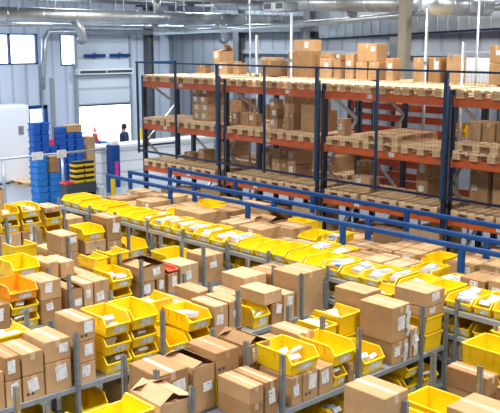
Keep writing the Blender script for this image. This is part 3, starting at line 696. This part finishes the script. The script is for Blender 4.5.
put('R0', 'C', [(4.4, 4.85, S_, 1.4, 'c'), (4.95, 5.30, S_, 1.18, 'bF'), (4.95, 5.30, 1.185, 1.40, 'bF'), (4.92, 5.32, 1.405, 1.63, 'bF'), (5.4, 5.58, S_, 1.55, 'c'), (5.60, 5.82, S_, 1.52, 'c'), (5.9, 6.1, S_, 1.3, 'cl'),
    (6.12, 6.32, S_, 1.3, 'c'), (6.12, 6.36, 1.305, 1.48, 'b'), (6.4, 6.72, S_, 1.3, 'c'), (6.38, 6.72, 1.305, 1.50, 'b'), (6.8, 7.3, S_, 1.22, 'c'), (7.4, 7.9, S_, 1.3, 'bF')])
put('Q1', 'F', [(5.6, 6.0, S_, 1.2, 'bf'), (6.42, 6.72, S_, 1.24, 'cl'), (6.42, 6.72, 1.245, 1.52, 'cl'), (6.84, 7.22, S_, 1.16, 'bf'), (6.84, 7.22, 1.165, 1.36, 'c'), (6.82, 7.22, 1.365, 1.56, 'b'), (7.24, 7.52, S_, 1.3, 'cl'), (7.24, 7.52, 1.305, 1.68, 'cl'), (7.62, 8.04, S_, 1.2, 'b')])
put('Q1', 'C', [(5.9, 6.3, S_, 1.35, 'bf'), (6.5, 6.9, S_, 1.2, 'c'), (7.0, 7.3, S_, 1.3, 'c'), (7.4, 7.8, S_, 1.35, 'bf')])
put('Q2', 'F', [(5.9, 6.3, S_, 1.4, 'c'), (6.42, 6.80, S_, 1.2, 'cl'), (6.82, 7.20, S_, 1.2, 'cl'), (6.45, 6.80, 1.205, 1.42, 'bf'), (6.84, 7.20, 1.205, 1.42, 'bf'), (6.45, 6.80, 1.425, 1.64, 'bf'), (6.84, 7.20, 1.425, 1.64, 'bf'),
    (6.32, 6.50+.02, 1.645, 1.98, 'co', .4), (7.28, 7.62, S_, 1.22, 'b'), (7.28, 7.62, 1.225, 1.46, 'b'), (7.28, 7.60, 1.465, 1.56, 'c'), (7.7, 8.04, S_, 1.3, 'c')])
# lower shelves of the two nearest aisles
put('R2', 'F', [(y, y+.30, .46, .66, 'bf', .46) for y in (5.55, 5.90, 6.2, 6.75, 7.08, 7.42, 7.75)]+[(7.42, 7.75, .665, .86, 'b', .46)])
put('R1', 'F', [(4.36, 4.70, .46, .72, 'b', .46), (4.9, 5.3, .46, .74, 'c'), (3.4, 3.7, .46, .66, 'bf', .46), (3.75, 4.1, .46, .66, 'bf', .46), (5.6, 5.95, .46, .66, 'b')])

# ------------------------------------------------------------------ long back row
t = thing('shelving_row', 'long grey steel shelving holding the line of yellow bins', 'shelving', (0, 8.2, 0))
for x in (-14.2, -13.1, -12.3, -11.33, -10.38, -9.33, -8.43, -7.3, -6.35, -5.29, -4.4, -3.4):
    link('shelf_post', post_mesh(x, 0, 1.48).mesh('shelf_post', M['galv']), t)
    link('shelf_post', post_mesh(x, .58, 1.34).mesh('shelf_post', M['galv']), t)
for z in (1.335, 1.03, .73, .42, .1):
    d = link('shelf_deck', MB().box(-14.2, .03, z-.025, -2.5, .55, z).mesh('shelf_deck', M['galv']), t)
    link('edge_beam', MB().box(-14.2, -.018, z-.055, -2.5, .028, z).mesh('edge_beam', M['galv_light']), d)
x = -14.15; n = 0; nc = 0
while x < -3.0:
    w_ = random.choice([.31, .31, .33, .36, .24]); n += 1
    r_ = random.random()
    loc = (x+w_/2, 8.73, 1.337)
    filled = random.random() < (.62 if x > -12 else .3) or n in (13, 14, 16)
    h_ = random.choice([.15, .17, .17, .19])
    make_bin(loc, R(-90), .50, w_-.03, h_, '%syellow bin, %s from left, top board, long back row' % ('packet-filled ' if filled else '', ordw(n)), group='yellow bins along the long back row')
    if filled: packets(loc, R(-90), .50, w_-.03, h_, '%s bin from left, top board, long back row' % ordw(n), random.choice([5, 6, 6]), random.random() < .75)
    x += w_+.012
n = 0; x = -14.1
while x < -3.0:
    w_ = random.choice([.31, .33, .28]); n += 1; loc = (x+w_/2, 8.70, 1.032); filled = random.random() < .6
    if n % 5 == 4:
        make_carton((x+w_/2, 8.46, 1.032), w_-.03, .44, .2, 'brown carton among bins, %s item from left, second board, long back row' % ordw(n), 'label', face='-y', seam='y', group='cartons on the second board')
    else:
        make_bin(loc, R(-90), .47, w_-.03, .17, '%syellow bin, %s item from left, second board, long back row' % ('packet-filled ' if filled else '', ordw(n)), group='yellow bins on the second board')
        if filled: packets(loc, R(-90), .47, w_-.03, .17, '%s item from left, second board, long back row' % ordw(n), 1)
    x += w_+.03
n = 0; x = -12.0
while x < -3.2:
    w_ = random.choice([.31, .4]); n += 1
    if random.random() < .7: make_bin((x+w_/2, 8.70, .732), R(-90), .47, w_-.03, .19, 'yellow bin, %s item from left, third board, long back row' % ordw(n), group='yellow bins on the third board')
    else: make_carton((x+w_/2, 8.46, .732), w_-.03, .44, .2, 'brown carton, %s item from left, third board, long back row' % ordw(n), 'label', face='-y', seam='y', group='cartons on the third board')
    x += w_+.05

# strips behind the bins: between the rails
def backstrip(label, y0, y1, z):
    t = thing('shelving_row', label, 'shelving', (0, y0, 0))
    for x in (-14.0, -12.9, -11.5, -10.5, -9.0, -7.0, -5.5, -4.5, -3.2):
        for y in (.03, y1-y0-.03): link('shelf_post', post_mesh(x, y, z-.03).mesh('shelf_post', M['galv']), t)
    for zz in (z, z-.45, z-.9):
        d = link('shelf_deck', MB().box(-14.2, 0, zz-.03, -2.5, y1-y0, zz).mesh('shelf_deck', M['galv']), t)
        link('edge_beam', MB().box(-14.2, -.02, zz-.05, -2.5, -.001, zz).mesh('edge_beam', M['galv_light']), d)
backstrip('grey shelving directly behind the line of yellow bins', 8.83, 9.34, 1.30)
backstrip('grey shelving between the nearest and middle blue rails', 9.45, 9.95, 1.30)
backstrip('grey shelving between the middle and farthest blue rails', 10.08, 10.82, 1.15)
def strip_fill(tag_txt, grp, y0, y1, z, items):
    """items: (x0, x1, h, kind)"""
    for n, (x0, x1, h_, kind) in enumerate(items):
        lab = '%s, %s item from left, behind %s'
        if kind[0] == 'b':
            make_bin(((x0+x1)/2, y1, z+.001), R(-90), y1-y0-.02, x1-x0-.03, h_, lab % ('yellow bin' if kind == 'b' else 'packet-filled yellow bin', ordw(n+1), tag_txt), group=grp)
            if kind != 'b': packets(((x0+x1)/2, y1, z+.001), R(-90), y1-y0-.02, x1-x0-.03, h_, '%s bin-row item from left, behind %s' % (ordw(n+1), tag_txt), 6, True)
        else:
            st = {'c': 'plain', 'cl': 'label', 'co': 'open'}[kind]
            make_carton(((x0+x1)/2, (y0+y1)/2, z+.001), x1-x0, y1-y0-.02, h_, lab % ({'c': 'plain brown carton', 'cl': 'labelled brown carton', 'co': 'open-flapped carton'}[kind], ordw(n+1), tag_txt), st, face='-y', seam='y', rz=R(random.uniform(-1, 1)), group=grp)
strip_fill('the yellow bin line', 'goods directly behind the yellow bins', 8.85, 9.33, 1.30, [
    (-13.6, -13.15, .2, 'c'), (-13.1, -12.7, .15, 'cl'), (-12.6, -12.15, .28, 'cl'), (-12.1, -11.8, .2, 'c'), (-11.75, -11.5, .22, 'b'), (-11.45, -10.75, .28, 'c'), (-10.6, -10.3, .1, 'c'), (-10.25, -9.9, .24, 'c'),
    (-9.8, -9.3, .24, 'cl'), (-9.25, -8.95, .08, 'cl'), (-8.9, -8.5, .10, 'c'), (-8.4, -8.05, .16, 'bh'), (-8.0, -7.7, .16, 'bh'), (-7.65, -7.3, .15, 'c'), (-7.25, -6.95, .18, 'cl'), (-6.9, -6.6, .18, 'cl'), (-6.5, -6.15, .2, 'bh'),
    (-6.1, -5.8, .12, 'bh'), (-5.7, -5.35, .24, 'cl'), (-5.3, -4.9, .28, 'cl'), (-4.8, -4.4, .24, 'cl'), (-4.3, -3.8, .2, 'c')])
strip_fill('the nearest blue rail', 'goods between the first two rails', 9.46, 9.93, 1.30, [
    (-13.8, -13.4, .22, 'cl'), (-13.35, -12.8, .2, 'c'), (-12.75, -12.4, .26, 'cl'), (-12.3, -11.9, .15, 'c'), (-11.8, -11.3, .2, 'b'), (-11.2, -10.8, .22, 'cl'), (-10.7, -10.2, .16, 'c'), (-10.1, -9.75, .2, 'co'),
    (-9.7, -9.2, .18, 'c'), (-9.1, -8.7, .14, 'b'), (-8.6, -8.3, .2, 'bh'), (-8.2, -7.7, .12, 'c'), (-7.6, -7.25, .17, 'c'), (-7.2, -6.85, .18, 'cl'), (-6.75, -6.4, .2, 'b'), (-6.3, -5.9, .22, 'cl'), (-5.8, -5.3, .26, 'cl'), (-5.2, -4.7, .24, 'c'), (-4.6, -4.1, .2, 'cl')])
strip_fill('the middle blue rail', 'goods between the last two rails', 10.1, 10.8, 1.15, [
    (-13.5, -13.0, .2, 'c'), (-12.4, -11.9, .28, 'b'), (-11.6, -11.0, .32, 'cl'), (-10.2, -9.75, .22, 'b'), (-9.0, -8.6, .12, 'c'), (-8.0, -7.6, .14, 'cl'), (-7.55, -7.2, .2, 'cl'), (-6.4, -5.9, .3, 'cl'), (-5.0, -4.4, .28, 'c')])

# ------------------------------------------------------------------ left background: booth, cabinet, totes, person
t = thing('partition_booth', 'low long white booth with flat top behind the guard rails', 'booth', (-22.4, 14.5, 0))
link('wall_panel', MB().box(-.55, 0, 0, 0, 4.6, 1.10).box(-1.25, -.1, 0, -.551, .25, 1.10).mesh('wall_panel', M['booth_panel']), t)
link('top_slab', MB().box(-.60, -.05, 1.10, .05, 4.65, 1.22).box(-1.3, -.15, 1.10, -.601, .3, 1.22).mesh('top_slab', M['white'], .015), t)
t = thing('blue_pillar', 'blue pillar with a magenta stripe in front of the white booth', 'pillar', (-21.9, 14.6, 0))
link('shaft', MB().box(-.18, -.14, 0, .18, .14, 1.30).mesh('shaft', M['blue'], .02), t)
link('cap', MB().box(-.16, -.12, 1.30, .16, .12, 1.44).mesh('cap', M['white'], .02), t)
link('printed_strip', MB().box(.181, -.06, .35, .188, .06, .8).mesh('printed_strip', M['pink']), t)
t = thing('tall_cabinet', 'tall white cabinet at the left picture edge', 'cabinet', (-24.9, 11.6, 0))
link('body', MB().box(-.5, -1.9, .05, .35, 1.65, 2.45).mesh('body', M['white'], .02), t)
link('plinth', MB().box(-.45, -1.85, 0, .3, 1.6, .05).mesh('plinth', M['dark']), t)
for k in range(3): link('door', MB().box(.352, -1.85+k*1.17, .1, .37, -.70+k*1.17, 2.40).mesh('door', M['white'], .006), t)
link('control_panel', MB().box(.371, 1.25, 1.55, .39, 1.42, 1.80).mesh('control_panel', M['galv']), t)
link('notice', MB().box(.371, .2, .9, .375, .55, 1.2).mesh('notice', M['label']), t)
t = thing('red_locker', 'narrow red box beside the glazed door', 'box', (-24.2, 13.75, 0))
link('body', MB().box(-.12, -.14, 0, .12, .14, 1.35).mesh('body', M['red'], .01), t); link('handle', MB().box(.121, -.02, .7, .14, .02, .85).mesh('handle', M['dark']), t)
def tote(loc, rz, mk, label):
    key = 'tote_'+mk
    if key not in BIN_CACHE:
        b = MB(); w2, d2, h_ = (.19, .155, .17) if mk == 'blue_light' else (.15, .115, .17)
        b.box(-w2+.02, -d2+.02, 0, w2-.02, d2-.02, .008)
        for s in (-1, 1):
            b.prism([(s*(w2-.03), 0), (s*(w2-.02), 0), (s*w2, h_), (s*(w2-.01), h_)], 'y', -d2, d2); b.prism([(s*(d2-.03), 0), (s*(d2-.02), 0), (s*d2, h_), (s*(d2-.01), h_)], 'x', -w2, w2)
        r_ = MB().box(-w2-.02, -d2-.02, h_-.03, w2+.02, -d2-.006, h_).box(-w2-.02, d2+.006, h_-.03, w2+.02, d2+.02, h_).box(-w2-.02, -d2, h_-.03, -w2-.006, d2, h_).box(w2+.006, -d2, h_-.03, w2+.02, d2, h_)
        BIN_CACHE[key] = (b.mesh('tote_body', M[mk]), r_.mesh('tote_rim', M[mk]))
    t = thing('stacking_tote', label, 'tote', loc, rz, 'blue totes in stacks')
    a, b = BIN_CACHE[key]; link('tote_body', a, t); link('rim', b, t)
ST = [(-20.75, 11.42, .0, 8, 'blue_light', 'pale front stack, left'), (-20.72, 11.77, 0, 5, 'blue_light', 'pale front stack, right'),
      (-22.0, 12.02, 0, 12, 'blue_tote', 'tallest back stack, left'), (-22.0, 12.29, 0, 12, 'blue_tote', 'tallest back stack, right'),
      (-22.05, 12.56, 0, 8, 'blue_tote', 'short back stack'), (-22.0, 12.83, 0, 11, 'blue_tote', 'middle back stack'), (-22.0, 13.11, 0, 10, 'blue_tote', 'rear back stack'), (-22.0, 13.39, 0, 10, 'blue_tote', 'last back stack')]
for x, y, z, n, mk, nm in ST:
    for k in range(n): tote((x+random.uniform(-.02, .02), y+random.uniform(-.006, .006), .002+k*.178), R(random.choice([-3, 0, 2, 4])), mk, 'blue tote, %s from the floor in the %s' % (ordw(k+1), nm))
pile('cartons among the blue totes', [(-20.9, -20.5, 11.62, 11.92, .90, 1.14, 'small carton lying on the pale right tote stack', 'plain'), (-20.9, -20.5, 11.62, 11.92, 1.145, 1.34, 'upper carton on the pale right tote stack', 'label'),
    (-22.15, -21.85, 12.98, 13.5, 1.79, 2.0, 'brown carton lying across the top of the back totes', 'plain'), (-22.2, -21.8, 13.62, 13.9, 1.25, 1.62, 'brown carton stack top right of the totes', 'label'), (-22.2, -21.8, 13.62, 13.9, .002, 1.245, 'tall brown carton right of the blue totes', 'plain')])
t = thing('paper_notice', 'white notice hanging on the pale rail by the totes, left', 'sign', (-19.42, 10.66, 1.45), group='notices on the pale rail')
link('sheet', MB().box(0, -.16, 0, .01, .16, .2).mesh('sheet', M['label']), t)
t = thing('paper_notice', 'white notice hanging on the pale rail by the totes, right', 'sign', (-19.42, 11.36, 1.45), group='notices on the pale rail')
link('sheet', MB().box(0, -.14, 0, .01, .14, .2).mesh('sheet', M['label']), t)
t = thing('pipe_barrier', 'pale grey tube barrier in front of the blue totes', 'barrier', (-19.5, 0, 0))
link('rail', MB().tube([(0, 7.5, 1.55), (0, 12.8, 1.55)], .03, 10).mesh('rail', M['galv_light'], 0, True), t)
for y in (9.75, 11.42): link('rail_post', MB().tube([(0, y, 0), (0, y, 1.54)], .04, 10).mesh('rail_post', M['galv_light'], 0, True), t)
# dark open cabinet and striped trays
t = thing('work_cabinet', 'dark open cabinet carrying the yellow and black trays', 'cabinet', (-18.7, 11.35, 0))
b = MB().box(-.15, -.4, .80, .15, .47, .88).box(-.15, -.4, 0, .15, -.36, .8).box(-.15, .43, 0, .15, .47, .8).box(-.15, -.36, 0, -.13, .43, .8).box(-.15, -.36, .3, .15, .43, .33)
link('body', b.mesh('body', M['dark']), t); link('front_rail', MB().box(.151, -.4, .62, .17, .47, .80).mesh('front_rail', M['dark']), t)
make_carton((-18.68, 11.35, .332), .24, .5, .22, 'carton lying inside the dark open cabinet', 'label')
t = thing('serving_tray', 'shallow red tray on the dark cabinet top', 'tray', (-18.7, 11.05, .882)); link('tray', MB().box(-.14, -.11, 0, .14, .11, .012).box(-.14, -.11, .012, -.12, .11, .05).box(.12, -.11, .012, .14, .11, .05).mesh('tray', M['red']), t); link('lip', MB().box(-.14, -.12, .0, .14, -.111, .05).box(-.14, .111, .0, .14, .12, .05).mesh('lip', M['red_plastic']), t)
for s, (y, n) in enumerate(((11.36, 8), (11.66, 8))):
    for k in range(n):
        col = 'yellow' if k % 2 == 0 else 'black'
        t = thing('flat_tray', '%s flat tray, %s from bottom in the %s striped stack' % (col, ordw(k+1), ['left', 'right'][s]), 'tray', (-18.7, y, .882+k*.068), 0, 'striped tray stacks')
        link('tray_body', MB().box(-.13, -.13, 0, .13, .13, .06).mesh('tray_body', M[col], .008), t); link('rim', MB().box(-.137, -.137, .045, .137, .137, .064).mesh('rim', M[col]), t)
t = thing('paper_roll', 'white upright roll next to the dark cabinet', 'roll', (-18.6, 11.98, 0)); link('roll', MB().tube([(0, 0, 0), (0, 0, .72)], .09, 16).mesh('roll', M['white_paper'], 0, False), t); link('core', MB().tube([(0, 0, .72), (0, 0, .73)], .03, 12).mesh('core', M['card_in']), t)
for n, (x, y, h_) in enumerate(((-18.5, 12.3, .95), (-25.2, 18.05, 1.3))):
    t = thing('bollard', ['yellow bollard standing beside the white roll', 'yellow bollard at the right side of the dock doorway'][n], 'bollard', (x, y, 0))
    link('tube', MB().tube([(0, 0, 0), (0, 0, h_)], .07, 14).mesh('tube', M['yellow']), t); link('cap', MB().tube([(0, 0, h_), (0, 0, h_+.03)], [.07, .04], 14).mesh('cap', M['yellow']), t)
# wrapped blue goods with a cone in the doorway
t = thing('wrapped_bale', 'blue wrapped bale standing in the bright dock doorway', 'bale', (-24.3, 15.45, 0)); link('bale', MB().box(-.35, -.3, 0, .35, .35, 1.15).mesh('bale', M['blue_tote'], .06, False, 2), t); link('strap', MB().box(-.36, -.03, 0, .36, .03, 1.158).mesh('strap', M['black']), t)
t = thing('traffic_cone', 'red and white cone on top of the blue wrapped bale', 'cone', (-24.3, 15.5, 1.162))
link('cone', MB().tube([(0, 0, .02), (0, 0, .45)], [.12, .03], 16).mesh('cone', M['red_plastic'], 0, True), t); link('base', MB().box(-.15, -.15, 0, .15, .15, .02).mesh('base', M['red_plastic']), t); link('band', MB().tube([(0, 0, .2), (0, 0, .3)], [.082, .062], 16).mesh('band', M['white']), t)

# person walking by the dock door
def skin(name, verts, edges, rad, mats, sub=1):
    me = bpy.data.meshes.new(name); me.from_pydata(verts, edges, []); o = link(name, me)
    o.modifiers.new('s', 'SKIN'); s = o.modifiers.new('u', 'SUBSURF'); s.levels = s.render_levels = sub
    sv = me.skin_vertices[0].data
    for i, r in enumerate(rad): sv[i].radius = (r if isinstance(r, tuple) else (r, r))
    sv[0].use_root = True
    dg = bpy.context.evaluated_depsgraph_get(); ev = o.evaluated_get(dg); nm = bpy.data.meshes.new_from_object(ev)
    bpy.data.objects.remove(o)
    nm.materials.clear()
    for m in mats: nm.materials.append(m)
    for p in nm.polygons: p.use_smooth = True
    return nm
V = [(0, 0, .98), (0, 0, 1.18), (0, 0, 1.38), (0, 0, 1.50), (0.02, 0, 1.60), (.03, 0, 1.70),
     (0, .20, 1.42), (-.04, .25, 1.14), (.08, .24, .92), (0, -.20, 1.42), (.02, -.26, 1.14), (.16, -.24, .94),
     (0, .10, .90), (.08, .10, .50), (-.02, .10, .09), (.12, .10, .04), (0, -.10, .90), (-.02, -.10, .50), (-.20, -.10, .10), (-.08, -.10, .04),
     (.12, .24, .86), (.20, -.24, .88)]
Eg = [(0, 1), (1, 2), (2, 3), (3, 4), (4, 5), (2, 6), (6, 7), (7, 8), (2, 9), (9, 10), (10, 11), (0, 12), (12, 13), (13, 14), (14, 15), (0, 16), (16, 17), (17, 18), (18, 19), (8, 20), (11, 21)]
Rd = [(.14, .12), (.13, .11), (.15, .11), .06, (.085, .075), (.075, .07), .065, .05, .035, .065, .05, .035, .09, .06, .045, .035, .09, .06, .045, .035, .03, .03]
for hx, hy, hz in ((.12, .24, .86), (.20, -.24, .88)):
    root = 20 if hy > 0 else 21
    for k in range(4):
        a = len(V); V += [(hx+.012*k-.02, hy, hz-.05), (hx+.015*k-.02, hy-.005, hz-.085+.004*abs(k-1.5))]; Eg += [(root, a), (a, a+1)]; Rd += [.009, .008]
    a = len(V); V += [(hx+.045, hy-.01, hz-.02), (hx+.055, hy-.02, hz-.05)]; Eg += [(root, a), (a, a+1)]; Rd += [.010, .009]
bm_ = skin('person_body', V, Eg, Rd, [M['skin'], M['cloth'], M['black']], 1)
for p in bm_.polygons:
    c = p.center; hand = abs(c.y) > .19 and c.z < .93
    p.material_index = 0 if (c.z > 1.50 or hand) else (2 if c.z < .10 else 1)
t = thing('person', 'person in dark blue clothes standing before the bright dock doorway', 'person', (-24.2, 16.6, 0), R(200)); t.scale = (.93, .93, .93)
link('body', bm_, t)
hr = MB().tube([(-.02, 0, 1.60), (-.015, 0, 1.70), (.0, 0, 1.765), (.01, 0, 1.80)], [.08, .098, .08, .03], 12); link('hair', hr.mesh('hair', M['hair'], 0, True), t)
link('nose', MB().tube([(.10, 0, 1.66), (.13, 0, 1.635)], [.008, .014], 8).mesh('nose', M['skin'], 0, True), t)

# ------------------------------------------------------------------ colour management
scene.view_settings.view_transform = 'Standard'; scene.view_settings.look = 'None'; scene.view_settings.gamma = 1
scene.view_settings.use_curve_mapping = False; scene.view_settings.exposure = 0.0
scene.cycles.use_denoising = True if hasattr(scene, 'cycles') else None
print('OBJECTS TOTAL', len(bpy.data.objects))
